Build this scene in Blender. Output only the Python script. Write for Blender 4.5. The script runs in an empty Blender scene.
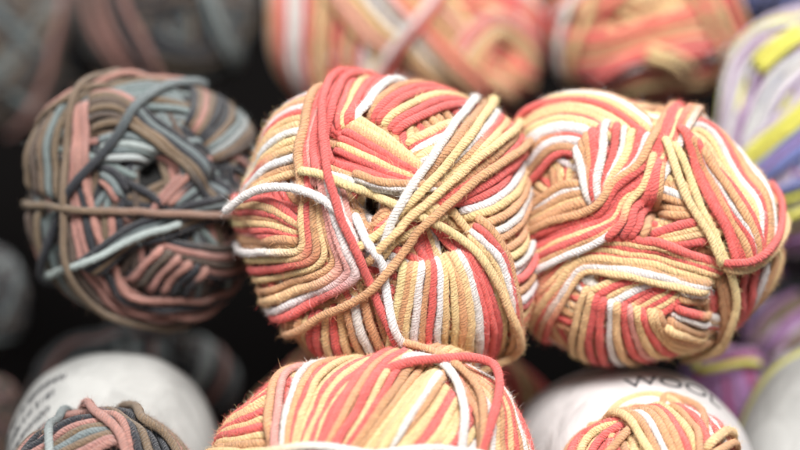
import bpy, math
import numpy as np
from mathutils import Vector

rng = np.random.default_rng(11)
scene = bpy.context.scene
COL = scene.collection

# ------------------------------------------------------------------ camera frame
D = 0.60                    # camera to focus plane (m)
PX = 0.22 / 800             # metres per photo pixel on the plane y = 0
ZC = 0.128
CAM = np.array([0.0, -D, ZC])

def ray(px, py):
    v = np.array([(px - 400) * PX, D, (225 - py) * PX])
    return v / D            # y component 1

def at(px, py, Y):
    return CAM + ray(px, py) * (D + Y)

def unit(v):
    v = np.asarray(v, float)
    return v / np.maximum(np.linalg.norm(v, axis=-1, keepdims=True), 1e-12)

def thing(name, label, cat, loc, group=None):
    o = bpy.data.objects.new(name, None)
    COL.objects.link(o)
    o.empty_display_size = 0.01
    o.location = loc
    o['label'] = label
    o['category'] = cat
    if group: o['group'] = group
    return o

# ------------------------------------------------------------------ materials
def nodes(mat):
    mat.use_nodes = True
    nt = mat.node_tree
    return nt, nt.nodes['Principled BSDF']

def yarn_material(name, bump=1.0, sheen=0.28):
    m = bpy.data.materials.new(name)
    nt, p = nodes(m)
    N = nt.nodes.new; L = nt.links.new
    col = N('ShaderNodeAttribute'); col.attribute_name = 'dye'
    uv = N('ShaderNodeUVMap'); uv.uv_map = 'along'
    sep = N('ShaderNodeSeparateXYZ'); L(uv.outputs[0], sep.inputs[0])
    def math_(op, a, b=None, c=None):
        n = N('ShaderNodeMath'); n.operation = op
        for i, x in enumerate((a, b, c)):
            if x is None: continue
            if isinstance(x, (int, float)): n.inputs[i].default_value = x
            else: L(x, n.inputs[i])
        return n.outputs[0]
    # twisted plies: v*4 + u/spacing
    wob = N('ShaderNodeTexNoise'); wob.inputs['Scale'].default_value = 0.9
    wob.inputs['Detail'].default_value = 2
    L(uv.outputs[0], wob.inputs['Vector'])
    a = math_('MULTIPLY', sep.outputs[1], 4.0)
    b = math_('MULTIPLY', sep.outputs[0], 1 / 0.40)
    s = math_('ADD', a, b)
    s = math_('ADD', s, math_('MULTIPLY', wob.outputs[0], 2.6))
    w2 = N('ShaderNodeTexNoise'); w2.inputs['Scale'].default_value = 5.0; w2.inputs['Detail'].default_value = 2
    cm = N('ShaderNodeCombineXYZ'); L(sep.outputs[0], cm.inputs[0]); L(math_('MULTIPLY', sep.outputs[1], 3.0), cm.inputs[1])
    L(cm.outputs[0], w2.inputs['Vector'])
    s = math_('ADD', s, math_('MULTIPLY', w2.outputs[0], 0.9))
    f = math_('FRACT', s)
    ply = math_('POWER', math_('SINE', math_('MULTIPLY', f, math.pi)), 0.8)
    # fine fibres
    mp = N('ShaderNodeCombineXYZ')
    L(math_('ADD', math_('MULTIPLY', sep.outputs[0], 3.5), math_('MULTIPLY', s, 1.5)), mp.inputs[0])
    L(math_('MULTIPLY', sep.outputs[1], 14.0), mp.inputs[1])
    fn = N('ShaderNodeTexNoise'); fn.inputs['Scale'].default_value = 2.2
    fn.inputs['Detail'].default_value = 5; fn.inputs['Roughness'].default_value = 0.7
    L(mp.outputs[0], fn.inputs['Vector'])
    hgt = math_('ADD', math_('MULTIPLY', ply, 0.62), math_('MULTIPLY', fn.outputs[0], 1.0))
    bp = N('ShaderNodeBump'); bp.inputs['Strength'].default_value = 1.0 * bump
    bp.inputs['Distance'].default_value = 0.00055
    L(hgt, bp.inputs['Height']); L(bp.outputs[0], p.inputs['Normal'])
    # colour: fibres dyed unevenly, occlusion painted into the ply grooves as darker colour
    geo = N('ShaderNodeNewGeometry')
    big = N('ShaderNodeTexNoise'); big.inputs['Scale'].default_value = 420
    big.inputs['Detail'].default_value = 3
    L(geo.outputs['Position'], big.inputs['Vector'])
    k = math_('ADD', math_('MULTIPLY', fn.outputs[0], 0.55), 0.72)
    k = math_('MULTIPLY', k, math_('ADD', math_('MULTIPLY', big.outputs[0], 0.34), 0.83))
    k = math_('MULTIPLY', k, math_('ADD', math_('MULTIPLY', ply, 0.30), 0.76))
    hs = N('ShaderNodeVectorMath'); hs.operation = 'SCALE'
    L(col.outputs['Color'], hs.inputs[0]); L(k, hs.inputs['Scale'])
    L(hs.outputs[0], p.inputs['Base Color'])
    p.inputs['Roughness'].default_value = 0.92
    p.inputs['Specular IOR Level'].default_value = 0.25
    p.inputs['Sheen Weight'].default_value = sheen
    p.inputs['Sheen Roughness'].default_value = 0.45
    return m

YARN = yarn_material('acrylic_wool_yarn')

# ------------------------------------------------------------------ dye colours (linear)
DYE = {
    'c': (0.86, 0.15, 0.134), 'p': (0.87, 0.40, 0.35), 'y': (1.0, 0.66, 0.335),
    't': (0.74, 0.40, 0.20), 'w': (0.93, 0.88, 0.85), 'k': (0.012, 0.008, 0.007),
    # dark colourway
    'n': (0.016, 0.019, 0.028), 'g': (0.20, 0.25, 0.255), 's': (0.46, 0.53, 0.52),
    'a': (0.34, 0.20, 0.15), 'b': (0.21, 0.145, 0.088), 'r': (0.48, 0.235, 0.195), 'd': (0.11, 0.075, 0.055),
    # violet colourway
    'v': (0.40, 0.19, 0.42), 'l': (0.68, 0.58, 0.72), 'e': (0.86, 0.82, 0.14),
    'u': (0.22, 0.26, 0.60), 'W': (0.85, 0.84, 0.84), 'm': (0.42, 0.07, 0.23),
}
SHADE = 1.0  # dye multiplier, lowered to put shade into the colour
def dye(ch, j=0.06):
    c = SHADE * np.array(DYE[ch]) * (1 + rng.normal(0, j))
    return np.clip(c * (1 + rng.normal(0, 0.014, 3)), 0, 0.98)

# ------------------------------------------------------------------ mesh accumulator for strands
class Strands:
    def __init__(s):
        s.v = []; s.c = []; s.q = []; s.uv = []; s.n = 0
    def tube(s, P, Nrm, r, cols, d, sides=10, flat=0.92, cap=True, wob=0.05):
        """P centre line (n,3), Nrm normals, r radius array, cols (n,3)"""
        n = len(P)
        T = unit(np.gradient(P, axis=0))
        B = unit(np.cross(T, Nrm)); Nn = np.cross(B, T)
        seg = np.linalg.norm(np.diff(P, axis=0), axis=1)
        u = np.concatenate([[0], np.cumsum(seg)]) / d + rng.uniform(0, 50)
        al = np.arange(sides) / sides * 2 * math.pi
        rr = np.asarray(r) * np.ones(n)
        if wob:
            ph = rng.uniform(0, 6.28, 4)
            rr = rr * (1 + wob * (np.sin(u * 1.9 + ph[0]) * .5 + np.sin(u * 4.3 + ph[1]) * .5 + np.sin(u * .7 + ph[2]) * .6))
        if cap:
            rr = rr.copy(); rr[0] *= .25; rr[-1] *= .25
            if n > 4: rr[1] *= .8; rr[-2] *= .8
        V = P[:, None, :] + rr[:, None, None] * (np.cos(al)[None, :, None] * B[:, None, :]
                                                 + flat * np.sin(al)[None, :, None] * Nn[:, None, :])
        base = s.n
        s.v.append(V.reshape(-1, 3)); s.n += n * sides
        s.c.append(np.repeat(cols, sides, axis=0))
        i = np.arange(n - 1)[:, None]; j = np.arange(sides)[None, :]
        j2 = (j + 1) % sides
        q = np.stack([i * sides + j, i * sides + j2, (i + 1) * sides + j2, (i + 1) * sides + j], -1).reshape(-1, 4) + base
        s.q.append(q)
        vj = np.broadcast_to(j / sides, (n - 1, sides)); vj2 = vj + 1 / sides
        u0 = np.broadcast_to(u[:-1, None], (n - 1, sides)); u1 = np.broadcast_to(u[1:, None], (n - 1, sides))
        uv = np.stack([np.stack([u0, vj], -1), np.stack([u0, vj2], -1), np.stack([u1, vj2], -1), np.stack([u1, vj], -1)], 2)
        s.uv.append(uv.reshape(-1, 2))
    def hairs(s, P, Nrm, r, cols, per_m, width):
        n = len(P)
        L = np.linalg.norm(np.diff(P, axis=0), axis=1).sum()
        m = int(L * per_m)
        if m < 1 or n < 4: return
        T = unit(np.gradient(P, axis=0)); B = unit(np.cross(T, Nrm)); Nn = np.cross(B, T)
        idx = rng.integers(1, n - 1, m)
        al = rng.uniform(-0.15 * math.pi, 1.15 * math.pi, m)
        out = np.cos(al)[:, None] * B[idx] + np.sin(al)[:, None] * Nn[idx]
        rad = np.broadcast_to(r, (n,))[idx][:, None]
        p0 = P[idx] + out * rad * 0.88 + T[idx] * rng.uniform(-.5, .5, (m, 1)) * rad
        tang = T[idx] * rng.choice([-1, 1], (m, 1)) * rng.uniform(.5, 1.2, (m, 1)) + \
            np.cross(T[idx], out) * rng.normal(0, .8, (m, 1))
        tang = unit(tang)
        ln = rad * rng.gamma(3.0, 0.30, (m, 1)) * np.where(rng.uniform(size=(m, 1)) < .04, 1.6, 1.0)
        lift = rng.uniform(.08, .6, (m, 1))
        p1 = p0 + tang * ln * .5 + out * ln * lift * .5
        p2 = p0 + tang * ln * (.9) + out * ln * lift * rng.uniform(.2, 1.2, (m, 1)) + rng.normal(0, .18, (m, 3)) * ln
        w = unit(np.cross(tang, out) + rng.normal(0, .4, (m, 3))) * width * .5
        V = np.stack([p0 - w, p0 + w, p1 + w * .8, p1 - w * .8, p2 + w * .25, p2 - w * .25], 1)
        base = s.n
        s.v.append(V.reshape(-1, 3)); s.n += m * 6
        cc = np.clip(cols[idx] * 1.08 + .02, 0, .97)
        s.c.append(np.repeat(cc, 6, axis=0))
        k = np.arange(m)[:, None] * 6 + base
        q = np.concatenate([k + np.array([[0, 1, 2, 3]]), k + np.array([[3, 2, 4, 5]])], 0)
        s.q.append(q)
        s.uv.append(np.tile(np.array([[.1, .1]]), (len(q) * 4, 1)) + np.repeat(rng.uniform(0, 30, (len(q), 1)), 4, axis=0))
    def surface(s, V, q, col):
        base = s.n
        s.v.append(V); s.n += len(V)
        s.c.append(np.tile(np.array(col)[None], (len(V), 1)))
        s.q.append(q + base)
        s.uv.append(np.zeros((len(q) * 4, 2)))
    def build(s, name, mat, parent=None, origin=(0, 0, 0)):
        V = np.concatenate(s.v) - np.array(origin)[None]
        Q = np.concatenate(s.q); C = np.concatenate(s.c); UV = np.concatenate(s.uv)
        me = bpy.data.meshes.new(name)
        me.vertices.add(len(V)); me.vertices.foreach_set('co', V.astype(np.float32).ravel())
        me.loops.add(len(Q) * 4); me.loops.foreach_set('vertex_index', Q.astype(np.int32).ravel())
        me.polygons.add(len(Q))
        me.polygons.foreach_set('loop_start', np.arange(0, len(Q) * 4, 4, dtype=np.int32))
        me.polygons.foreach_set('loop_total', np.full(len(Q), 4, np.int32))
        me.polygons.foreach_set('use_smooth', np.ones(len(Q), bool))
        uvl = me.uv_layers.new(name='along'); uvl.data.foreach_set('uv', UV.astype(np.float32).ravel())
        ca = me.attributes.new('dye', 'FLOAT_COLOR', 'POINT')
        ca.data.foreach_set('color', np.concatenate([C, np.ones((len(C), 1))], 1).astype(np.float32).ravel())
        me.update(calc_edges=True); me.validate()
        me.materials.append(mat)
        o = bpy.data.objects.new(name, me); COL.objects.link(o)
        if parent: o.parent = parent
        else: o.location = origin
        return o

def catmull(P, n=14):
    P = np.asarray(P, float)
    if len(P) == 2:
        t = np.linspace(0, 1, n * 2)[:, None]
        return P[0] * (1 - t) + P[1] * t
    Q = np.vstack([2 * P[0] - P[1], P, 2 * P[-1] - P[-2]])
    out = []
    for i in range(len(P) - 1):
        p0, p1, p2, p3 = Q[i:i + 4]
        t0 = 0; t1 = t0 + max(np.linalg.norm(p1 - p0), 1e-6) ** .5
        t2 = t1 + max(np.linalg.norm(p2 - p1), 1e-6) ** .5; t3 = t2 + max(np.linalg.norm(p3 - p2), 1e-6) ** .5
        t = np.linspace(t1, t2, n, endpoint=False)[:, None]
        A1 = (t1 - t) / (t1 - t0) * p0 + (t - t0) / (t1 - t0) * p1
        A2 = (t2 - t) / (t2 - t1) * p1 + (t - t1) / (t2 - t1) * p2
        A3 = (t3 - t) / (t3 - t2) * p2 + (t - t2) / (t3 - t2) * p3
        B1 = (t2 - t) / (t2 - t0) * A1 + (t - t0) / (t2 - t0) * A2
        B2 = (t3 - t) / (t3 - t1) * A2 + (t - t1) / (t3 - t1) * A3
        out.append((t2 - t) / (t2 - t1) * B1 + (t - t1) / (t2 - t1) * B2)
    out.append(P[-1:])
    return np.vstack(out)

def gsmooth(a, sig):
    if sig < .3: return a
    k = int(3 * sig) + 1
    x = np.arange(-k, k + 1); w = np.exp(-x * x / 2 / sig / sig); w /= w.sum()
    return np.convolve(np.pad(a, k, mode='edge'), w, 'valid')

# ------------------------------------------------------------------ a wound ball of yarn
class Ball:
    NG = 700
    def __init__(s, cx, cy, Y, sil, c, d=8.4, n=2.35, hole=None, hair=0, sides=10, step=2.2, inset=.95):
        s.P0 = at(cx, cy, Y)
        s.dist = np.linalg.norm(s.P0 - CAM)
        s.f = unit(CAM - s.P0)                                   # towards the front
        s.r = unit(np.cross(np.array([0, 0, 1.0]), s.f)); s.u = np.cross(s.f, s.r)
        s.k = PX * s.dist / D                                    # metres per photo pixel here
        s.cx, s.cy, s.d, s.n, s.hair, s.sides, s.step = cx, cy, d, n, hair, sides, step
        s.inset = d * inset
        if isinstance(sil, tuple):
            rx, ry = sil
            ph = np.linspace(-math.pi, math.pi, 361)
            R = (np.abs(np.cos(ph) / rx) ** 2.2 + np.abs(np.sin(ph) / ry) ** 2.2) ** (-1 / 2.2)
        else:
            a = s.plane(np.array(sil, float))
            ph0 = np.arctan2(a[:, 1], a[:, 0]); R0 = np.hypot(a[:, 0], a[:, 1])
            o = np.argsort(ph0); ph0 = ph0[o]; R0 = R0[o]
            ph = np.linspace(-math.pi, math.pi, 361)
            R = np.interp(ph, np.concatenate([ph0 - 2 * math.pi, ph0, ph0 + 2 * math.pi]), np.tile(R0, 3))
            R = gsmooth(np.tile(R[:-1], 3), 7)[360:720]; R = np.append(R, R[0])
        s.ph, s.R, s.c = ph, R, c
        s.hole = hole
        th = np.linspace(0, math.radians(110), 400)
        rho, z = s.prof(th)
        pr = rho / (1 - z * c * s.k / s.dist)
        m = int(np.argmax(pr)); s.t_s = pr[:m + 1]; s.t_th = th[:m + 1]
        s.H = np.full((s.NG, s.NG), -s.d * 1.6, np.float32)
        s.S = Strands(); s.extra = []
        s.holes = []
        if hole is not None:
            for h in hole: s.holes.append((s.dirs(np.array([h[:2]]))[0], h[2], h[3]))
    # photo pixel -> plane through the centre, in local pixels
    def plane(s, pts):
        v = np.stack([(pts[:, 0] - 400) * PX, np.full(len(pts), D), (225 - pts[:, 1]) * PX], 1)
        t = -s.dist / (v @ s.f)
        X = CAM + v * t[:, None] - s.P0
        return np.stack([X @ s.r, X @ s.u], 1) / s.k
    def prof(s, th):
        e = 2 / s.n
        S_ = np.abs(np.sin(th)); C_ = np.cos(th)
        q = (S_ ** s.n + np.abs(C_) ** s.n) ** (-1 / s.n)      # superellipse by angle
        return S_ * q, C_ * q
    def dirs(s, pts):
        a = s.plane(np.asarray(pts, float))
        ph = np.arctan2(a[:, 1], a[:, 0]); rr = np.hypot(a[:, 0], a[:, 1]) / np.interp(ph, s.ph, s.R)
        th = np.where(rr <= s.t_s[-1], np.interp(rr, s.t_s, s.t_th), s.t_th[-1] + (rr - s.t_s[-1]) * 1.2)
        return np.stack([np.sin(th) * np.cos(ph), np.sin(th) * np.sin(ph), np.cos(th)], 1)
    def surf(s, n):
        """unit directions -> surface points (local px) and normals"""
        th = np.arccos(np.clip(n[:, 2], -1, 1)); ph = np.arctan2(n[:, 1], n[:, 0])
        R = np.interp(ph, s.ph, s.R) - s.inset
        # near the poles every azimuth agrees
        rho, z = s.prof(th)
        Pp = np.stack([rho * R * np.cos(ph), rho * R * np.sin(ph), z * (s.c - s.inset)], 1)
        m = s.n
        g = np.stack([np.sign(Pp[:, 0]) * 0 + np.cos(ph) * np.abs(rho) ** (m - 1) / R,
                      np.sin(ph) * np.abs(rho) ** (m - 1) / R,
                      np.sign(z) * np.abs(z) ** (m - 1) / (s.c - s.inset)], 1)
        g = unit(g)
        for hd, dep, sig in s.holes:
            dd = np.arccos(np.clip(n @ hd, -1, 1)) * np.mean(s.R)
            Pp = Pp - g * (dep * np.exp(-(dd / sig) ** 2))[:, None]
        return Pp, g
    def grid(s, n):
        th = np.arccos(np.clip(n[:, 2], -1, 1)); ph = np.arctan2(n[:, 1], n[:, 0])
        g = th / (math.pi / 2)
        x = ((g * np.cos(ph)) / 4.1 + .5) * s.NG; y = ((g * np.sin(ph)) / 4.1 + .5) * s.NG
        return np.clip(x.astype(int), 0, s.NG - 1), np.clip(y.astype(int), 0, s.NG - 1)
    def world(s, L):
        return s.P0 + s.k * (L[:, :1] * s.r + L[:, 1:2] * s.u + L[:, 2:3] * s.f)
    def wdir(s, g):
        return g[:, :1] * s.r + g[:, 1:2] * s.u + g[:, 2:3] * s.f
    def path(s, ctrl, ends, ext):
        """ctrl: unit dirs -> dense unit dirs with even spacing"""
        if ends[0] == 'e':
            a = unit(ctrl[0] - ctrl[1]); a = unit(a - (a @ ctrl[0]) * ctrl[0])
            pre = [unit(ctrl[0] * math.cos(t) + a * math.sin(t)) for t in np.linspace(ext, ext / 3, 3)]
            ctrl = np.vstack([pre, ctrl])
        if ends[1] == 'e':
            a = unit(ctrl[-1] - ctrl[-2]); a = unit(a - (a @ ctrl[-1]) * ctrl[-1])
            post = [unit(ctrl[-1] * math.cos(t) + a * math.sin(t)) for t in np.linspace(ext / 3, ext, 3)]
            ctrl = np.vstack([ctrl, post])
        c = unit(catmull(ctrl))
        P, g = s.surf(c)
        L = np.concatenate([[0], np.cumsum(np.linalg.norm(np.diff(P, axis=0), axis=1))])
        n = max(6, int(L[-1] / s.step))
        t = np.linspace(0, L[-1], n)
        o = np.stack([np.interp(t, L, c[:, i]) for i in range(3)], 1)
        for i in range(3): o[:, i] = gsmooth(o[:, i], 1.6)
        # slight wander
        T = unit(np.gradient(o, axis=0)); B = np.cross(T, o)
        x = np.arange(n) * s.step / s.d
        w = (np.sin(x * .55 + rng.uniform(0, 6)) * .5 + np.sin(x * 1.3 + rng.uniform(0, 6)) * .25) * s.d * .13 / np.mean(s.R)
        return unit(o + B * w[:, None])
    def lay(s, o, c0, c1, r, ends, target, split=.5, lift=0, maxh=None, stamp=True, over=.8, sm=1.15):
        n = len(o)
        P, g = s.surf(o)
        T = unit(np.gradient(P, axis=0)); B = np.cross(T, g)
        offs = np.array([-.35, 0, .35]) * s.d / np.mean(s.R)
        od = np.cross(unit(np.gradient(o, axis=0)), o)
        h = np.max([s.H[s.grid(unit(o + od * k))] for k in offs], axis=0).astype(float)
        w = max(1, int(.45 * s.d / s.step))
        hp = np.pad(h, w, mode='edge')
        h = np.max([hp[i:i + n] for i in range(2 * w + 1)], axis=0)
        h = gsmooth(h, s.d / s.step * sm)
        if maxh is not None: h = np.minimum(h, maxh)
        hc = h + r * over + lift
        x = np.arange(n) * s.step
        Lb = s.d * 1.5
        if ends[0] == 'b': hc = hc - 2.0 * r * (1 - np.clip(x / Lb, 0, 1)) ** 2
        if ends[1] == 'b': hc = hc - 2.0 * r * (1 - np.clip((x[-1] - x) / Lb, 0, 1)) ** 2
        C = P + g * hc[:, None]
        t = np.linspace(0, 1, n)[:, None]
        m = 1 / (1 + np.exp(-(t - split) * 26))
        cols = c0[None] * (1 - m) + c1[None] * m
        # a little drift of shade along the strand
        cols = cols * (1 + .05 * np.sin(t * rng.uniform(3, 12) + rng.uniform(0, 6)))
        cols = np.clip(cols, 0, .97)
        W = s.world(C); G = s.wdir(g)
        target.tube(W, G, r * s.k, cols, s.d * s.k, sides=s.sides)
        if s.hair:
            vis = (G @ s.f) > -.25
            if vis.sum() > 5:
                i0, i1 = np.argmax(vis), n - np.argmax(vis[::-1])
                target.hairs(W[i0:i1], G[i0:i1], r * s.k, cols[i0:i1], s.hair, 0.000045)
        if stamp:
            sub = []
            for f in np.linspace(0, 1, 3, endpoint=False):
                oo = unit(o[:-1] * (1 - f) + o[1:] * f); hh = hc[:-1] * (1 - f) + hc[1:] * f
                dd = np.cross(unit(np.gradient(oo, axis=0)), oo)
                for q in np.linspace(-.95, .95, 9):
                    k_ = unit(oo + dd * (q * r / np.mean(s.R)))
                    sub.append((s.grid(k_), hh + r * math.sqrt(1 - q * q)))
            return sub
        return []
    def stamp(s, subs):
        for (gx, gy), h in subs:
            np.maximum.at(s.H, (gx, gy), h.astype(np.float32))
    def fill(s, cols, nb=46, maxh=None, width=(3, 7)):
        for b in range(nb):
            a = unit(rng.normal(0, 1, 3) * np.array([1, 1, .75]))
            off = rng.uniform(-.55, .55) if b % 3 else rng.uniform(-.9, .9)
            m = rng.integers(*width)
            e1 = unit(np.cross(a, [.3, .5, .8])); e2 = np.cross(a, e1)
            subs = []; mh = s.d * (-2.3 + 1.6 * b / nb)
            for i in range(m):
                lat = off + (i - m / 2) * s.d * .97 / np.mean(s.R)
                if abs(lat) > .93: continue
                cr = math.sqrt(1 - lat * lat)
                st = rng.uniform(0, 6.28)
                t = np.linspace(0, 2 * math.pi * (.98 if not s.extra_open else .6), 60) + st
                cpts = a * lat + cr * (np.cos(t)[:, None] * e1 + np.sin(t)[:, None] * e2)
                o = s.path(cpts[::4], 'nn', 0)
                if any((o @ hd).max() > math.cos(1.1 * s.d / np.mean(s.R)) for hd, dp, sg in s.holes): continue
                c = dye(cols[rng.integers(len(cols))])
                subs += s.lay(o, c, c, s.d * .5, 'nn', s.S, maxh=mh)
            s.stamp(subs)
    extra_open = False
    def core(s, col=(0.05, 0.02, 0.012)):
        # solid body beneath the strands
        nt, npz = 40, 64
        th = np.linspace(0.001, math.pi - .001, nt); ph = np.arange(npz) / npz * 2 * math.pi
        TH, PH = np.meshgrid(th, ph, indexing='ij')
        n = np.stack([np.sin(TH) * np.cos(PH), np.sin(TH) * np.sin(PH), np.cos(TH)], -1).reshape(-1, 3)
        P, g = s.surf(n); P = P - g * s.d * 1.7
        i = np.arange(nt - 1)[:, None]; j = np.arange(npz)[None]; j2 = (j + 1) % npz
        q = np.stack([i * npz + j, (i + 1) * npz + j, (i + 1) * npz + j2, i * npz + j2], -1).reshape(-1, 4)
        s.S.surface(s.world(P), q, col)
    def band(s, A, B, cols, cols2=None, ends='ee', ext=.75, split=.5, rj=.075, w=1.0, maxh=None, jit=.12, lift=0):
        A = s.dirs(A); B = s.dirs(B)
        m = max(len(A), len(B))
        def rs(X):
            if len(X) == m: return X
            Y_ = unit(catmull(X, 8)); L = np.concatenate([[0], np.cumsum(np.linalg.norm(np.diff(Y_, axis=0), axis=1))])
            t = np.linspace(0, L[-1], m); return unit(np.stack([np.interp(t, L, Y_[:, i]) for i in range(3)], 1))
        A = rs(A); B = rs(B)
        cols2 = cols2 or cols
        n = len(cols); subs = []
        for i in range(n):
            t = (i + .5) / n + rng.uniform(-jit, jit) / n
            ctrl = unit(A * (1 - t) + B * t)
            o = s.path(ctrl, ends, ext)
            c1_ = dye(cols2[i]); sp = split
            if cols2 is cols and rng.uniform() < .16:
                c1_ = dye(cols[rng.integers(n)]); sp = rng.choice([.3, .7])
            subs += s.lay(o, dye(cols[i]), c1_, s.d * .5 * w * (1 + rng.normal(0, rj)), ends, s.S,
                          split=sp + rng.uniform(-.05, .05), maxh=maxh, lift=rng.uniform(-.05, .12) * s.d + lift)
        s.stamp(subs)
    def single(s, pts, col, col2=None, ends='ee', ext=.5, w=1.0, name='crossing_strand', split=.5, lift=0):
        tgt = Strands()
        o = s.path(s.dirs(pts), ends, ext)
        s.stamp(s.lay(o, dye(col), dye(col2 or col), s.d * .5 * w, ends, tgt, split=split, lift=lift, over=.95, sm=1.7))
        s.extra.append((name, tgt, None))
    def free(s, pts, cols, w=1.0, name='loose_end', label=None):
        """pts: (px, py, height in px above the surface). A strand that leaves the ball."""
        tgt = Strands()
        pts = np.array(pts, float)
        n = s.dirs(pts[:, :2]); P, g = s.surf(n)
        P = P + g * pts[:, 2:3]
        C = catmull(P, 16); G = unit(catmull(g, 16))
        for i in range(3): C[:, i] = gsmooth(C[:, i], 2)
        L = np.concatenate([[0], np.cumsum(np.linalg.norm(np.diff(C, axis=0), axis=1))])
        m = int(L[-1] / s.step); t = np.linspace(0, L[-1], m)
        C = np.stack([np.interp(t, L, C[:, i]) for i in range(3)], 1); G = unit(np.stack([np.interp(t, L, G[:, i]) for i in range(3)], 1))
        cc = np.array([dye(ch, .03) for ch in cols])
        tt = np.linspace(0, len(cols) - 1, m)
        cl = np.stack([np.interp(tt, np.arange(len(cols)), cc[:, i]) for i in range(3)], 1) if len(cols) > 1 else np.repeat(cc, m, 0)
        W = s.world(C); Gw = s.wdir(G)
        tgt.tube(W, Gw, s.d * .5 * w * s.k, cl, s.d * s.k, sides=s.sides + 2, flat=1.0)
        if s.hair: tgt.hairs(W, Gw, s.d * .5 * w * s.k, cl, s.hair * 1.5, 0.000045)
        s.extra.append((name, tgt, label))
    def finish(s, name, label, cat, group=None):
        base = s.P0 - np.array([0, 0, np.interp(-math.pi / 2, s.ph, s.R) * s.k])
        root = thing(name, label, cat, base, group)
        s.S.build('wound_yarn', YARN, root, base)
        for nm, t, lb in s.extra:
            o = t.build(nm, YARN, root, base)
            if lb: o['label'] = lb
        return root

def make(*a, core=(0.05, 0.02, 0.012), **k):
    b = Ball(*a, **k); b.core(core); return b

HAIR = 25000     # fibres per metre of strand, sharp balls
GROUP = 'balls of coral, cream, tan and white yarn'

# ================================================================== centre ball
b = make(392, 222, 0.036, [(270,116),(255,158),(242,190),(240,215),(243,240),(245,256),(252,280),(266,320),(284,334),(300,350),
    (316,366),(350,374),(400,376),(440,374),(480,366),(503,359),(515,345),(523,332),(532,305),(540,275),(543,250),(543,225),
    (538,190),(528,152),(510,124),(490,111),(470,98),(430,81),(390,76),(365,76),(345,80),(322,87),(300,94),(284,103)],
    118, hole=[(367, 206, 48, 9.5)], hair=HAIR, sides=12, step=1.9)
b.fill('cytcywt', 34)
# upper left arcs running into the coral column
b.band([(270,112),(292,97),(326,88)], [(241,208),(262,186),(304,174)], 'wcytwcyycycwtp', ends='eb')
# left fan
b.band([(243,196),(272,200),(304,226)], [(243,250),(268,250),(296,244)], 'cyctycptt', ends='eb')
# vertical p/w strands left of the hole
b.band([(316,160),(330,198),(342,240),(350,285)], [(334,165),(344,202),(354,240),(366,275)], 'pwp', ends='bb')
# bottom left fan
b.band([(283,322),(290,345),(306,380)], [(374,288),(386,330),(408,372)], 'tttyccycytwtt', ends='be')
# left chevron: strands turn the corner and run up
b.band([(246,248),(272,250),(294,250),(297,243),(297,222),(304,172)],
       [(272,324),(318,308),(350,288),(360,276),(345,240),(326,168)], 'wycytyw c'.replace(' ', ''), 'yctytppw', ends='eb', split=.62)
# central column going down
b.band([(404,262),(396,300),(388,335),(386,372)], [(480,246),(498,285),(510,330),(506,362)], 'ytywtcwyytywcccy', ends='be', w=.95)
# lower set of the top chevron
b.band([(350,108),(388,132),(428,166)], [(318,178),(365,186),(418,192)], 'yytccyccctw', ends='bb')
# upper set of the top chevron
b.band([(472,110),(438,120),(406,138)], [(444,156),(432,157),(420,162)], 'ycytyw', ends='eb')
b.band([(404,77),(380,88),(362,108)], [(476,102),(434,108),(396,130)], 'tccycc', ends='eb')
b.band([(348,77),(338,97),(333,126)], [(402,75),(374,92),(355,116)], 'cyccw', ends='eb')
# right hand column of short strands
b.band([(460,200),(494,187),(526,150)], [(510,345),(518,342),(530,334)], 'cwytwttywctwcycycy', ends='be')
# upper right diagonals
b.band([(482,102),(456,134),(430,165),(408,192)], [(527,156),(500,182),(470,196),(436,214)], 'tywcyctctc', ends='eb')
# strands around the hole
b.band([(370,219),(388,207),(432,196)], [(378,268),(404,240),(452,214)], 'ttcywcy', ends='bb')
b.band([(354,178),(376,188),(402,191),(440,190)], [(348,168),(380,178),(410,180),(446,182)], 'wt', ends='bb')
# edge of the central column
b.band([(472,240),(496,268),(512,320),(505,360)], [(482,214),(508,250),(516,305),(515,345)], 'ywct', ends='be')
# coral column over the upper left
b.band([(318,90),(302,125),(297,160),(303,205)], [(352,78),(334,103),(326,130),(333,160)], 'tcpccc', ends='eb')
X = b.single
X([(300,172),(325,176),(345,184),(395,204),(430,220),(468,243),(492,272),(508,315),(508,350),(494,360)], 'y', ends='be')
X([(488,108),(462,145),(432,182),(404,208),(380,232),(352,254)], 'y', ends='eb')
X([(477,96),(440,145),(410,190),(392,222),(380,252)], 'w', ends='eb')
X([(514,128),(475,162),(430,200),(398,232),(364,266)], 'y', ends='eb')
X([(340,80),(325,105),(324,140),(333,185),(345,225),(360,260),(376,298),(408,360)], 'c', ends='ee')
X([(352,212),(364,238),(380,262),(386,290),(396,328),(422,358)], 'w', ends='be')
X([(526,144),(484,175),(442,210),(415,238),(396,264),(360,298),(320,319),(278,332)], 't', ends='ee')
b.free([(245,214,30),(249,208,27),(257,198,23),(272,190,20),(300,190,19),(324,200,19),(340,214,17),(352,236,13),(358,262,2)], 'ww', w=1.02,
       label='white loose yarn end sticking out to the left')
b.finish('yarn_ball', 'sharpest, most central coral, cream and tan yarn ball, white loose end poking left', 'yarn ball', GROUP)

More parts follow.
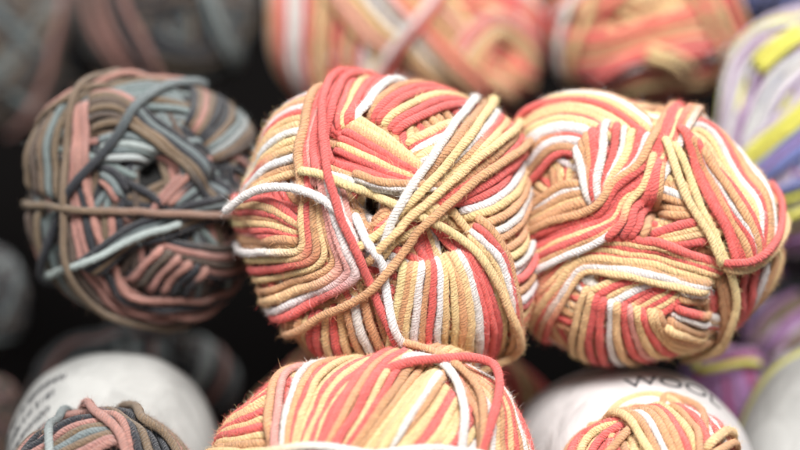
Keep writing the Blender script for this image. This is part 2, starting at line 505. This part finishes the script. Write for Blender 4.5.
# ================================================================== right ball
b = make(655, 228, 0.044, [(514,200),(512,150),(516,122),(530,102),(556,89),(600,89),(640,96),(680,99),(710,112),(738,145),(762,178),
    (778,205),(787,240),(780,275),(762,303),(738,326),(702,350),(660,364),(610,370),(578,362),(552,354),(528,338),(514,300),(508,250)],
    108, hole=[(655, 210, 24, 12)], hair=HAIR * .8, sides=10, step=2.1)
b.fill('cytcywt', 34)
X = b.single
b.band([(745,268),(748,296),(738,335)], [(788,240),(782,285),(760,325)], 'ccwtyt', ends='be')
b.band([(762,166),(752,192),(738,212)], [(788,236),(768,260),(728,268)], 'yytcytwwyc', ends='eb')
b.band([(682,116),(712,110),(742,148),(764,190),(772,250)], [(680,134),(700,148),(722,178),(742,214),(742,262)], 'wttcwyyt', ends='bb')
b.band([(688,130),(704,140),(706,152)], [(684,160),(692,158),(692,150)], 'ytw', ends='bb')
b.band([(650,165),(668,172),(696,184)], [(655,212),(680,218),(700,218)], 'ytwttt', ends='bb')
b.band([(648,235),(680,222),(706,214)], [(655,250),(690,246),(718,244)], 'cyyc', ends='bb')
b.band([(540,192),(560,180),(580,180)], [(538,228),(560,218),(592,205)], 'twtyct', ends='eb')
b.band([(512,128),(546,101),(600,106),(632,126)], [(532,176),(550,158),(566,154),(580,164)], 'cyycywctwtc', ends='eb')
b.band([(512,116),(540,88),(600,88),(652,112)], [(513,130),(545,100),(602,104),(650,138)], 'twyc', ends='eb')
b.band([(652,128),(632,164),(604,206)], [(612,118),(606,160),(598,206)], 'wcywc', ends='bb')
b.band([(610,116),(603,160),(597,206)], [(572,146),(580,178),(590,206)], 'wccttw', ends='bb')
b.band([(650,276),(612,280),(580,292)], [(694,296),(672,312),(648,324)], 'ycywccycyc', ends='bb')
b.band([(582,286),(568,322),(566,362)], [(660,312),(676,338),(708,345)], 'yyccwycpycyyt', ends='be')
b.band([(684,284),(716,286)], [(662,330),(708,345)], 'twtcwty', ends='bb')
b.band([(738,268),(690,253),(640,240),(582,238),(572,242),(548,262),(516,306)],
       [(712,296),(660,288),(620,278),(586,274),(577,278),(562,304),(540,352)], 'cycycytwy', 'ccycyyctc', ends='be', split=.55)
b.band([(545,222),(598,200),(640,158),(674,98)], [(560,262),(618,232),(662,180),(704,108)], 'tcccyctw', 'tccctttt', ends='ee', split=.72)
b.band([(653,150),(642,185),(618,222),(600,240)], [(664,160),(660,195),(652,222),(648,240)], 'ycct', ends='bb')
b.band([(676,124),(698,165),(720,215),(738,268)], [(702,150),(730,185),(748,220),(760,262)], 'ccctcwtc', ends='bb')
b.band([(722,282),(727,305),(716,345)], [(732,278),(738,305),(728,340)], 'tt', ends='be')
X([(672,138),(694,180),(716,232),(732,272),(738,300),(730,326),(712,348)], 'y', ends='be')
X([(664,134),(676,168),(696,212),(716,250),(724,268)], 'y', ends='bb')
X([(724,270),(752,268),(778,240),(786,215)], 'y', ends='be')
X([(722,264),(748,258),(768,240),(778,212)], 'c', ends='be', w=.95)
b.finish('yarn_ball', 'coral, cream and tan yarn ball resting on the paper label marked WOOL', 'yarn ball', GROUP)

# ================================================================== grey ball at left
DK = 'nbgrbdnrbs'
b = make(142, 200, 0.068, [(17,205),(22,150),(45,105),(80,80),(120,69),(160,68),(200,75),(235,95),(258,120),(268,160),(268,220),(256,270),
    (232,306),(190,323),(140,326),(90,313),(50,287),(24,245)], 108, d=7.3, inset=1.6, hole=[(148,163,26,11),(220,180,18,12)], hair=HAIR * .6, sides=8, step=2.3, core=(.01,.01,.01))
b.fill('nbgnbdnbnr', 44, width=(2, 5))
X = b.single
b.band([(92,84),(130,76),(180,76)], [(96,110),(140,102),(200,110)], 'gsgsbg', ends='eb')
b.band([(86,90),(110,88),(142,102)], [(84,126),(110,118),(140,126)], 'rbdbdb', ends='bb')
b.band([(188,70),(196,90),(190,118)], [(262,128),(250,148),(222,160)], 'nbrbnnbgsbd', ends='eb')
b.band([(18,190),(28,140),(62,90)], [(52,205),(52,150),(78,100)], 'bdbgb', ends='be')
b.band([(36,112),(62,96),(96,76)], [(42,122),(66,106),(100,86)], 'rb', ends='ee')
b.band([(58,200),(66,150),(80,98)], [(88,205),(84,150),(86,98)], 'rrrr', ends='bb')
b.band([(92,132),(130,128),(172,140)], [(96,158),(125,156),(150,154)], 'gsgs', ends='bb')
b.band([(98,160),(118,170),(128,190)], [(92,180),(104,190),(112,206)], 'ngr', ends='bb')
b.band([(216,150),(190,172),(160,206)], [(246,190),(222,200),(196,212)], 'rngngb', ends='bb')
b.band([(134,96),(182,130),(242,196)], [(116,116),(160,144),(216,208)], 'ngnbb', ends='bb')
b.band([(16,206),(20,250),(50,290)], [(58,212),(56,250),(66,290)], 'rdbgn', ends='be')
b.band([(60,208),(64,240),(74,285)], [(120,212),(122,235),(112,262)], 'brnnrbrn', ends='bb')
b.band([(66,250),(74,290),(116,326)], [(104,262),(112,285),(138,300)], 'bnbnr', ends='be')
b.band([(150,238),(196,246),(262,246)], [(150,262),(200,282),(262,278)], 'nrdrn', ends='be')
b.band([(112,268),(128,298),(200,306),(262,288)], [(84,290),(112,318),(190,330),(250,316)], 'rnrrd', ends='ee')
b.band([(160,246),(140,268),(122,290)], [(216,270),(200,290),(194,308)], 'rdrrnr', ends='bb')
b.band([(72,262),(120,232),(170,210),(216,196)], [(96,278),(140,252),(196,232),(250,218)], 'ngnbn', ends='be')
X([(36,278),(80,263),(140,238),(186,222)], 's', ends='eb')
X([(176,78),(148,95),(112,138),(86,168),(58,204),(42,250),(44,292)], 'g', 'n', ends='ee', split=.32, w=1.2)
X([(84,88),(64,130),(62,200),(70,262),(100,306),(140,324)], 'b', ends='ee')
X([(15,203),(55,208),(120,213),(180,214),(248,218)], 'b', 'a', ends='ee', split=.5, lift=1)
b.finish('yarn_ball', 'dark yarn ball of dusty pink, brown, grey-blue and navy, alone at upper left', 'yarn ball', 'balls of dark pink, brown, grey and navy yarn')

# ================================================================== bottom centre ball
b = make(376, 510, 0.010, [(203,500),(206,470),(213,445),(222,420),(237,400),(262,378),(300,364),(360,356),(420,355),(470,361),(505,378),(528,405),
    (541,440),(546,480),(548,510),(535,580),(500,640),(430,672),(376,676),(320,672),(250,640),(212,580)], 120, inset=1.0, hair=HAIR, sides=12, step=1.9)
b.fill('cytcywt', 34)
X = b.single
b.band([(280,372),(262,382),(240,398)], [(262,452),(235,452),(206,456)], 'cycyycycyty', ends='be')
b.band([(462,378),(480,420),(478,470)], [(512,392),(530,430),(538,480)], 'ctwytcyctw', ends='ee')
b.band([(300,366),(284,400),(280,470)], [(425,362),(360,395),(322,460)], 'wtcyycycyccyy', ends='ee')
b.band([(372,360),(340,400),(312,460)], [(448,372),(408,420),(366,460)], 'cycycttyyt', ends='eb')
b.band([(432,366),(400,410),(372,452)], [(474,404),(460,440),(430,468)], 'yywtyyccyyyc', ends='bb')
b.band([(268,384),(262,410),(262,470)], [(284,374),(278,410),(278,470)], 'tp', ends='ee')
X([(400,362),(436,364),(456,380),(463,405),(462,460)], 'w', ends='be', w=1.05)
X([(452,368),(476,385),(484,420),(480,462)], 't', ends='ee')
X([(206,456),(260,451),(340,449),(420,449),(484,455)], 'y', 'w', ends='ee', lift=1, split=.42)
b.free([(368,378,5),(388,371,12),(412,367,16),(438,366,18),(464,367,21),(484,374,23),(492,388,22),(492,408,19),(487,433,15),(478,474,6)], 'ccc', w=1.05,
       name='loose_loop', label='coral loop of yarn standing off the ball')
b.finish('yarn_ball', 'coral, cream, tan and white yarn ball at bottom centre with a raised coral loop', 'yarn ball', GROUP)

# ================================================================== ball behind, seen in the gaps below
b = make(402, 452, 0.125, (170, 118), 105, sides=7, step=3.2, d=8)
b.fill('cttcyct', 34)
b.band([(240,430),(250,375),(290,340)], [(300,430),(305,370),(320,340)], 'ytctytct', ends='ee')
b.band([(490,340),(500,380),(500,430)], [(570,350),(575,390),(570,430)], 'ccytcccyt', ends='ee')
b.finish('yarn_ball', 'shaded coral and tan yarn ball mostly hidden behind the bottom centre ball', 'yarn ball', GROUP)

# ================================================================== two blurred balls at the top
b = make(408, 22, 0.185, (146, 108), 100, sides=7, step=3.2, d=7.6, hole=[(508, 62, 14, 16)])
b.fill('cytcywt', 34)
b.band([(262,-40),(264,30),(280,100)], [(385,-60),(400,0),(372,110)], 'wytccywcytcycwyt', ends='ee')
b.band([(396,-60),(430,-20),(470,20)], [(388,60),(424,92),(470,112)], 'ytpttcytwytpt', ends='ee')
b.band([(470,100),(452,50),(492,14),(535,30),(548,80)], [(495,95),(490,68),(506,48),(520,62),(520,95)], 'pcwtytyct', ends='bb')
b.band([(488,48),(508,60),(535,72)], [(486,78),(505,92),(530,100)], 'cytcyt', ends='bb')
b.band([(392,10),(440,62),(500,115)], [(404,-4),(455,45),(520,104)], 'wct', ends='ee')
b.band([(340,120),(372,70),(412,20)], [(352,124),(384,78),(424,28)], 'wc', ends='ee')
b.finish('yarn_ball', 'blurred coral and cream yarn ball at top, directly above the centre ball', 'yarn ball', GROUP)

b = make(642, 12, 0.170, (98, 94), 88, sides=7, step=3.2, d=7.6)
b.fill('cytccyt', 34)
b.band([(548,22),(600,34),(680,12),(735,-8)], [(548,80),(600,76),(680,54),(735,50)], 'cctycycpc', ends='ee')
b.band([(545,20),(590,-20),(610,-70)], [(600,20),(650,-30),(680,-70)], 'cwcyctc', ends='be')
b.band([(585,84),(630,58),(700,48)], [(600,112),(660,100),(715,92)], 'cwpctytyc', ends='be')
b.band([(648,44),(680,50),(700,70)], [(640,60),(660,72),(672,92)], 'yyt', ends='bb')
b.band([(700,20),(712,60),(690,100)], [(740,10),(738,60),(715,95)], 'tyct', ends='ee')
b.single([(572,95),(560,50),(585,-20)], 'w')
b.single([(606,-40),(590,10),(572,60)], 'y')
b.finish('yarn_ball', 'blurred mostly coral yarn ball at top, between its twin and the violet and yellow ball', 'yarn ball', GROUP)

# ================================================================== violet / yellow ball, right edge
VI = 'balls of violet, yellow and white yarn'
b = make(832, 128, 0.125, (118, 132), 95, sides=7, step=3.2, d=7.6, core=(.03,.02,.05))
b.fill('vlWeulWvl', 34)
b.band([(714,100),(735,40),(790,5)], [(748,190),(780,105),(830,60)], 'llelvlWlvWWl', ends='ee')
b.band([(746,62),(775,36),(802,20)], [(760,78),(786,54),(812,38)], 'eee', ends='bb')
b.band([(738,152),(765,124),(812,84)], [(752,168),(777,144),(816,110)], 'leee', ends='ee')
b.band([(756,166),(785,140),(818,114)], [(768,180),(795,160),(820,146)], 'uvuu', ends='ee')
b.band([(745,200),(780,185),(830,170)], [(755,262),(790,262),(840,255)], 'ueeblvvW', ends='ee')
b.finish('yarn_ball', 'large blurred ball of violet, yellow, white and blue yarn at the right edge', 'yarn ball', VI)

b = make(850, 330, 0.150, (112, 90), 85, sides=7, step=3.4, d=7.6, core=(.03,.02,.05))
b.fill('vnunlbvn', 30)
b.finish('yarn_ball', 'dim violet and grey yarn ball under the large violet one at the right edge', 'yarn ball', VI)

b = make(722, 398, 0.118, (52, 62), 60, sides=7, step=3.0, d=7.6, core=(.03,.01,.02))
b.fill('vmvumvb', 26)
b.band([(690,372),(720,350),(762,340)], [(700,384),(735,372),(775,362)], 'vmv', ends='ee')
b.single([(692,358),(698,370),(716,368),(740,362)], 'e')
b.finish('yarn_ball', 'small glimpse of magenta and yellow yarn ball beside the WOOL label', 'yarn ball', VI)

b = make(790, -30, 0.22, (85, 62), 60, sides=6, step=4, d=7.6, core=(.02,.02,.05))
b.fill('unulunv', 26)
b.finish('yarn_ball', 'dark blue and violet yarn ball in the top right corner', 'yarn ball', VI)

# ================================================================== blurred dark balls at the left
DG = 'balls of dark pink, brown, grey and navy yarn'
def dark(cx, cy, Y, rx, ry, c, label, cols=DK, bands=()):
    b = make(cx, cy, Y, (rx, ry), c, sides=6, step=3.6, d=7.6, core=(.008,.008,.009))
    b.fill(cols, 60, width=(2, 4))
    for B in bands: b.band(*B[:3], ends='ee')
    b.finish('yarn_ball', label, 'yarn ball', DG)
SHADE = .62  # rear balls stand in shade, painted here as darker dyes
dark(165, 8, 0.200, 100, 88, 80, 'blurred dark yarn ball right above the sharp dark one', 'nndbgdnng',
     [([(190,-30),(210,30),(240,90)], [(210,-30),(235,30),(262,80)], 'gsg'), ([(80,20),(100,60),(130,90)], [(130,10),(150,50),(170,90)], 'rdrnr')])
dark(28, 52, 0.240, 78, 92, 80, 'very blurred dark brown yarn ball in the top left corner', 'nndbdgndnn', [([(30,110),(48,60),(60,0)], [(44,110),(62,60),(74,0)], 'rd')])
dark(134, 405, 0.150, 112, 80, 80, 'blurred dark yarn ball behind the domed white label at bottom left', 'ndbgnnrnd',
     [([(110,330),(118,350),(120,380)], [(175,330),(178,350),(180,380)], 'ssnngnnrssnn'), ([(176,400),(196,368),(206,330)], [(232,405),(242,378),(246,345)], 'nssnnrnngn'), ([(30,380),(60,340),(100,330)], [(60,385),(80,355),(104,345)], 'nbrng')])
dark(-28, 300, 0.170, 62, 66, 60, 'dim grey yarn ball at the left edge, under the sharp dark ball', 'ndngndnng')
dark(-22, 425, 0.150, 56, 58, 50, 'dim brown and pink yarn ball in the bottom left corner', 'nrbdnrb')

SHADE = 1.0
# ================================================================== labelled skeins
def paper_material(name, base, alpha_tr=.25):
    m = bpy.data.materials.new(name); nt, p = nodes(m)
    N = nt.nodes.new; L = nt.links.new
    tc = N('ShaderNodeNewGeometry')
    n1 = N('ShaderNodeTexNoise'); n1.inputs['Scale'].default_value = 60; n1.inputs['Detail'].default_value = 4
    n1.inputs['Distortion'].default_value = 1.2
    n2 = N('ShaderNodeTexNoise'); n2.inputs['Scale'].default_value = 900; n2.inputs['Detail'].default_value = 3
    L(tc.outputs['Position'], n1.inputs['Vector']); L(tc.outputs['Position'], n2.inputs['Vector'])
    r = N('ShaderNodeMapRange'); r.inputs[1].default_value = .35; r.inputs[2].default_value = .65
    r.inputs[3].default_value = .86; r.inputs[4].default_value = 1.04
    L(n1.outputs[0], r.inputs[0])
    mx = N('ShaderNodeVectorMath'); mx.operation = 'SCALE'; mx.inputs[0].default_value = base
    L(r.outputs[0], mx.inputs['Scale']); L(mx.outputs[0], p.inputs['Base Color'])
    cr = N('ShaderNodeTexVoronoi'); cr.feature = 'DISTANCE_TO_EDGE'; cr.inputs['Scale'].default_value = 34
    wv = N('ShaderNodeVectorMath'); wv.operation = 'MULTIPLY_ADD'; wv.inputs[1].default_value = (.012, .012, .012)
    L(n1.outputs['Color'], wv.inputs[0]); L(tc.outputs['Position'], wv.inputs[2]); L(wv.outputs[0], cr.inputs['Vector'])
    cm = N('ShaderNodeMath'); cm.operation = 'MINIMUM'; cm.inputs[1].default_value = .12; L(cr.outputs['Distance'], cm.inputs[0])
    cs = N('ShaderNodeMath'); cs.operation = 'MULTIPLY_ADD'; cs.inputs[1].default_value = 3.0
    L(cm.outputs[0], cs.inputs[0]); L(n1.outputs[0], cs.inputs[2])
    ad = N('ShaderNodeMath'); ad.operation = 'MULTIPLY_ADD'; ad.inputs[1].default_value = .06
    L(n2.outputs[0], ad.inputs[0]); L(cs.outputs[0], ad.inputs[2])
    bp = N('ShaderNodeBump'); bp.inputs['Strength'].default_value = .35; bp.inputs['Distance'].default_value = .0016
    L(ad.outputs[0], bp.inputs['Height']); L(bp.outputs[0], p.inputs['Normal'])
    p.inputs['Roughness'].default_value = .55
    p.inputs['Specular IOR Level'].default_value = .35
    return m
def flat_material(name, base, rough=.6, spec=.3):
    m = bpy.data.materials.new(name); nt, p = nodes(m)
    n = nt.nodes.new('ShaderNodeTexNoise'); n.inputs['Scale'].default_value = 300
    r = nt.nodes.new('ShaderNodeMapRange'); r.inputs[3].default_value = .8; r.inputs[4].default_value = 1.15
    nt.links.new(n.outputs[0], r.inputs[0])
    v = nt.nodes.new('ShaderNodeVectorMath'); v.operation = 'SCALE'; v.inputs[0].default_value = base
    nt.links.new(r.outputs[0], v.inputs['Scale']); nt.links.new(v.outputs[0], p.inputs['Base Color'])
    p.inputs['Roughness'].default_value = rough
    p.inputs['Specular IOR Level'].default_value = spec
    return m
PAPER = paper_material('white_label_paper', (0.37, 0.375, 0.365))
PAPER2 = paper_material('thin_label_paper', (0.58, 0.56, 0.56))
INK = flat_material('black_label_ink', (0.03, 0.032, 0.04))
EDGE = flat_material('yellow_green_print', (0.62, 0.60, 0.16))

class Sleeve:
    """paper band lofted through elliptical sections (px, py, rx, ry, Y)"""
    def __init__(s, secs, power=2.1, fold=0.0):
        s.secs = np.array(secs, float); s.pw = power
        s.kn = catmull(s.secs, 10); s.fold = fold
    def pt(s, a, t, lift=0):
        """a angle (0 right, 90 top) radians arrays, t 0 front .. 1 back"""
        a = np.asarray(a, float); t = np.clip(np.asarray(t, float), 0, 1)
        x = t * (len(s.kn) - 1); i = np.clip(x.astype(int), 0, len(s.kn) - 2); f = (x - i)[..., None]
        S_ = s.kn[i] * (1 - f) + s.kn[i + 1] * f
        m = s.pw
        q = (np.abs(np.cos(a)) ** m + np.abs(np.sin(a)) ** m) ** (-1 / m)
        wr = 1 + .006 * np.sin(a * 5 + t * 4) + .004 * np.sin(a * 11 - t * 9) + s.fold * np.sin(a * 2.6 + t * 2.2 + 1)
        rx = (S_[..., 2] * wr + lift) * q * np.cos(a); ry = (S_[..., 3] * wr + lift) * q * np.sin(a)
        Y = S_[..., 4]
        px = S_[..., 0] + rx; py = S_[..., 1] - ry
        k = (D + Y) / D
        return np.stack([(px - 400) * PX * k, Y, ZC + (225 - py) * PX * k], -1)
    def mesh(s, name, mat, parent, org, t0=0, t1=1, lift=0, na=120, nt=40, thick=.0002):
        a = np.linspace(0, 2 * math.pi, na, endpoint=False); t = np.linspace(t0, t1, nt)
        T, A = np.meshgrid(t, a, indexing='ij')
        P = s.pt(A, T, lift).reshape(-1, 3) - org
        fs = [(i * na + j, i * na + (j + 1) % na, (i + 1) * na + (j + 1) % na, (i + 1) * na + j) for i in range(nt - 1) for j in range(na)]
        me = bpy.data.meshes.new(name); me.from_pydata(P.tolist(), [], fs); me.materials.append(mat)
        for p in me.polygons: p.use_smooth = True
        o = bpy.data.objects.new(name, me); COL.objects.link(o); o.parent = parent
        md = o.modifiers.new('thickness', 'SOLIDIFY'); md.thickness = thick; md.offset = 0
        return o

def glyph_mesh(text, size=1.0):
    cu = bpy.data.curves.new('word', 'FONT'); cu.body = text; cu.size = size; cu.align_x = 'CENTER'; cu.align_y = 'CENTER'
    cu.resolution_u = 6
    o = bpy.data.objects.new('word', cu); COL.objects.link(o)
    bpy.context.view_layer.update()
    me = bpy.data.meshes.new_from_object(o)
    bpy.data.objects.remove(o)
    V = [v.co.copy() for v in me.vertices]; F = [tuple(p.vertices) for p in me.polygons]
    return V, F

# ---- bottom left skein
org = at(105, 600, 0.03)
root = thing('labelled_skein', 'dark yarn skein in a domed white paper label with small black print, bottom left', 'yarn skein', org)
sl = Sleeve([(102,545,86,90,0.012),(105,512,96,104,0.028),(113,466,108,112,0.060),(116,462,106,110,0.085),(116,470,92,98,0.11)])
sl.mesh('paper_label', PAPER, root, org)
lab = [o for o in root.children if o.name.startswith('paper_label')][0]
# rows of tiny print running around the left shoulder (too blurred to read)
V = []; F = []
for row in range(5):
    t = .21 + row * .052
    a = math.radians([131, 127, 124, 121, 114][row]); a1 = math.radians([168, 170, 172, 170, 168][row])
    while a < a1:
        wl = rng.uniform(.008, .018)
        if rng.uniform() < .10: a += .022; continue
        for _ in range(3):       # each character: two small strokes
            q0 = rng.uniform(-.009, .009); q1 = rng.uniform(-.010, .010); sx = rng.uniform(0, wl)
            b0 = len(V); th = .0026
            aa = np.array([a + sx - th, a + sx + th, a + sx * .3 + th + rng.uniform(0, .012), a + sx * .3 - th])
            tt = np.array([t + q0 - .007, t + q0 - .007, t + q1 + .008, t + q1 + .008])
            V += (sl.pt(aa, tt, .9) - org).tolist(); F.append((b0, b0 + 1, b0 + 2, b0 + 3))
        a += wl + .006
me = bpy.data.meshes.new('printed_text'); me.from_pydata(V, [], F); me.materials.append(INK)
o = bpy.data.objects.new('printed_text', me); COL.objects.link(o); o.parent = lab
b = make(102, 530, 0.020, (100, 114), 130, inset=.3, hair=HAIR * .7, sides=10, step=2.2, core=(.01,.01,.01), d=8.6)
b.fill('nbgrbdnb', 44)
b.band([(30,480),(36,455),(52,436),(60,430)], [(2,500),(10,462),(26,444),(40,436)], 'rnrb', ends='ee')
b.band([(54,438),(80,428),(118,428)], [(50,475),(84,462),(120,448)], 'nrbgbrn', ends='eb')
b.band([(90,420),(114,432),(128,470)], [(168,424),(186,444),(198,480)], 'rrbnnbrbrnn', ends='ee')
b.single([(56,480),(54,450),(57,428)], 's', 'g', ends='ee', ext=1.0)
b.single([(92,420),(95,428),(116,444),(130,480)], 'r', ends='ee', w=1.1, ext=1.0)
b.single([(134,421),(138,429),(162,444),(178,480)], 'b', ends='ee', w=1.1, ext=1.0)
bb = b.S.build('wound_yarn', YARN, root, org)
for nm, tg, lb in b.extra: tg.build(nm, YARN, root, org)

# ---- bottom right skein
org = at(640, 610, 0.03)
root = thing('labelled_skein', 'coral and tan yarn skein inside a creased white label printed WOOL, bottom right', 'yarn skein', org)
sl = Sleeve([(652,536,92,104,0.014),(645,508,110,120,0.030),(632,486,124,119,0.056),(622,482,124,112,0.085),(618,488,112,100,0.115)], fold=.012)
lab = sl.mesh('paper_label', PAPER2, root, org)
Vt, Ft = glyph_mesh('WOOL')
w = max(v.x for v in Vt) - min(v.x for v in Vt)
a_c = math.radians(73); V = []
for v in Vt:
    V.append((sl.pt(a_c - v.x / w * math.radians(52), .33 + v.y * .12 + v.x / w * .09, .9) - org).tolist())
me = bpy.data.meshes.new('printed_word'); me.from_pydata(V, [], Ft); me.materials.append(INK)
o = bpy.data.objects.new('printed_word', me); COL.objects.link(o); o.parent = lab; o['label'] = 'black word WOOL printed on the label'
b = make(652, 527, 0.022, (104, 114), 132, inset=.3, hair=HAIR, sides=10, step=2.0, d=8.6)
b.fill('cytcywt', 30)
b.band([(560,470),(575,440),(610,425)], [(600,480),(620,450),(640,425)], 'tcyct', ends='ee')
b.band([(600,424),(630,430),(655,470)], [(640,405),(672,420),(700,470)], 'ytwttcy', ends='ee')
b.band([(655,402),(680,420),(690,470)], [(700,405),(722,430),(740,470)], 'tcycwcy', ends='ee')
b.band([(700,452),(722,436),(750,436)], [(705,470),(728,455),(750,460)], 'yt', ends='bb')
b.free([(608,434,0),(616,414,9),(634,402,16),(658,399,18),(676,408,12),(678,432,2)], 'yyy', name='loose_loop')
b.free([(608,438,0),(620,418,4),(640,406,6),(656,406,7),(666,418,5),(664,440,0)], 'yy', name='loose_loop')
b.free([(660,408,2),(666,400,18),(680,402,17),(694,416,14),(702,440,8),(700,470,0)], 'ttt', name='loose_loop')
b.free([(690,410,0),(704,412,7),(716,430,8),(716,470,0)], 'ccc', name='loose_loop')
b.S.build('wound_yarn', YARN, root, org)
for nm, tg, lb in b.extra: tg.build(nm, YARN, root, org)

# ---- right edge skein with a yellow-green edged label
org = at(840, 600, 0.06)
root = thing('labelled_skein', 'blurred skein in a plain white label with a yellow-green edge, bottom right corner', 'yarn skein', org)
sl = Sleeve([(880,600,112,112,0.030),(852,488,116,140,0.075),(846,478,116,142,0.100),(846,482,104,130,0.13)])
lab = sl.mesh('paper_label', PAPER, root, org)
sl.mesh('printed_edge', EDGE, lab, org, t0=.44, t1=.52, lift=.5)
b = make(868, 570, 0.075, (92, 92), 80, sides=7, step=3.2, d=7.6, core=(.03,.02,.05))
b.fill('vlWeulWvl', 24)
b.S.build('wound_yarn', YARN, root, org)

# ================================================================== setting: dark shelf
def box(name, lo, hi, mat):
    lo = np.array(lo); hi = np.array(hi)
    c = [(x, y, z) for x in (lo[0], hi[0]) for y in (lo[1], hi[1]) for z in (lo[2], hi[2])]
    f = [(0, 1, 3, 2), (4, 6, 7, 5), (0, 4, 5, 1), (2, 3, 7, 6), (0, 2, 6, 4), (1, 5, 7, 3)]
    me = bpy.data.meshes.new(name); me.from_pydata(c, [], f); me.materials.append(mat)
    o = bpy.data.objects.new(name, me); COL.objects.link(o); o['kind'] = 'structure'
    return o
DARKWOOD = flat_material('dark_shelf_board', (0.006, 0.0055, 0.0055), .95, 0.0)
box('shelf', (-.6, -.16, -.02), (.6, .42, 0), DARKWOOD)
box('back_wall', (-.6, .42, -.02), (.6, .45, .9), DARKWOOD)

# ================================================================== light
w = bpy.data.worlds.new('World'); scene.world = w; w.use_nodes = True
w.node_tree.nodes['Background'].inputs[0].default_value = (1.0, 0.955, 0.93, 1)
w.node_tree.nodes['Background'].inputs[1].default_value = 0.40
def area(name, loc, tgt, size, power, col):
    l = bpy.data.lights.new(name, 'AREA'); l.energy = power; l.size = size; l.color = col; l.shape = 'DISK'
    o = bpy.data.objects.new(name, l); COL.objects.link(o); o.location = loc
    d = Vector(tgt) - Vector(loc); o.rotation_euler = d.to_track_quat('-Z', 'Y').to_euler()
    return o
area('shop_light', (0.2, -0.95, 0.98), (0.02, 0.03, 0.10), 0.6, 37, (1.0, 0.97, 0.94))
area('shop_light', (-0.7, -0.8, 0.9), (0, 0.03, 0.10), 0.8, 7, (1.0, 0.98, 0.97))

# ================================================================== camera
cd = bpy.data.cameras.new('Camera'); cam = bpy.data.objects.new('Camera', cd); COL.objects.link(cam)
cam.location = CAM; cam.rotation_euler = (math.radians(90), 0, 0)
cd.sensor_width = 36; cd.lens = 36 * D / 0.22
cd.clip_start = 0.01; cd.clip_end = 20
cd.dof.use_dof = True; cd.dof.focus_distance = D + 0.004; cd.dof.aperture_fstop = 3.8
scene.camera = cam
scene.render.engine = 'CYCLES'
scene.view_settings.view_transform = 'Standard'; scene.view_settings.look = 'None'
scene.view_settings.exposure = 0; scene.view_settings.gamma = 1
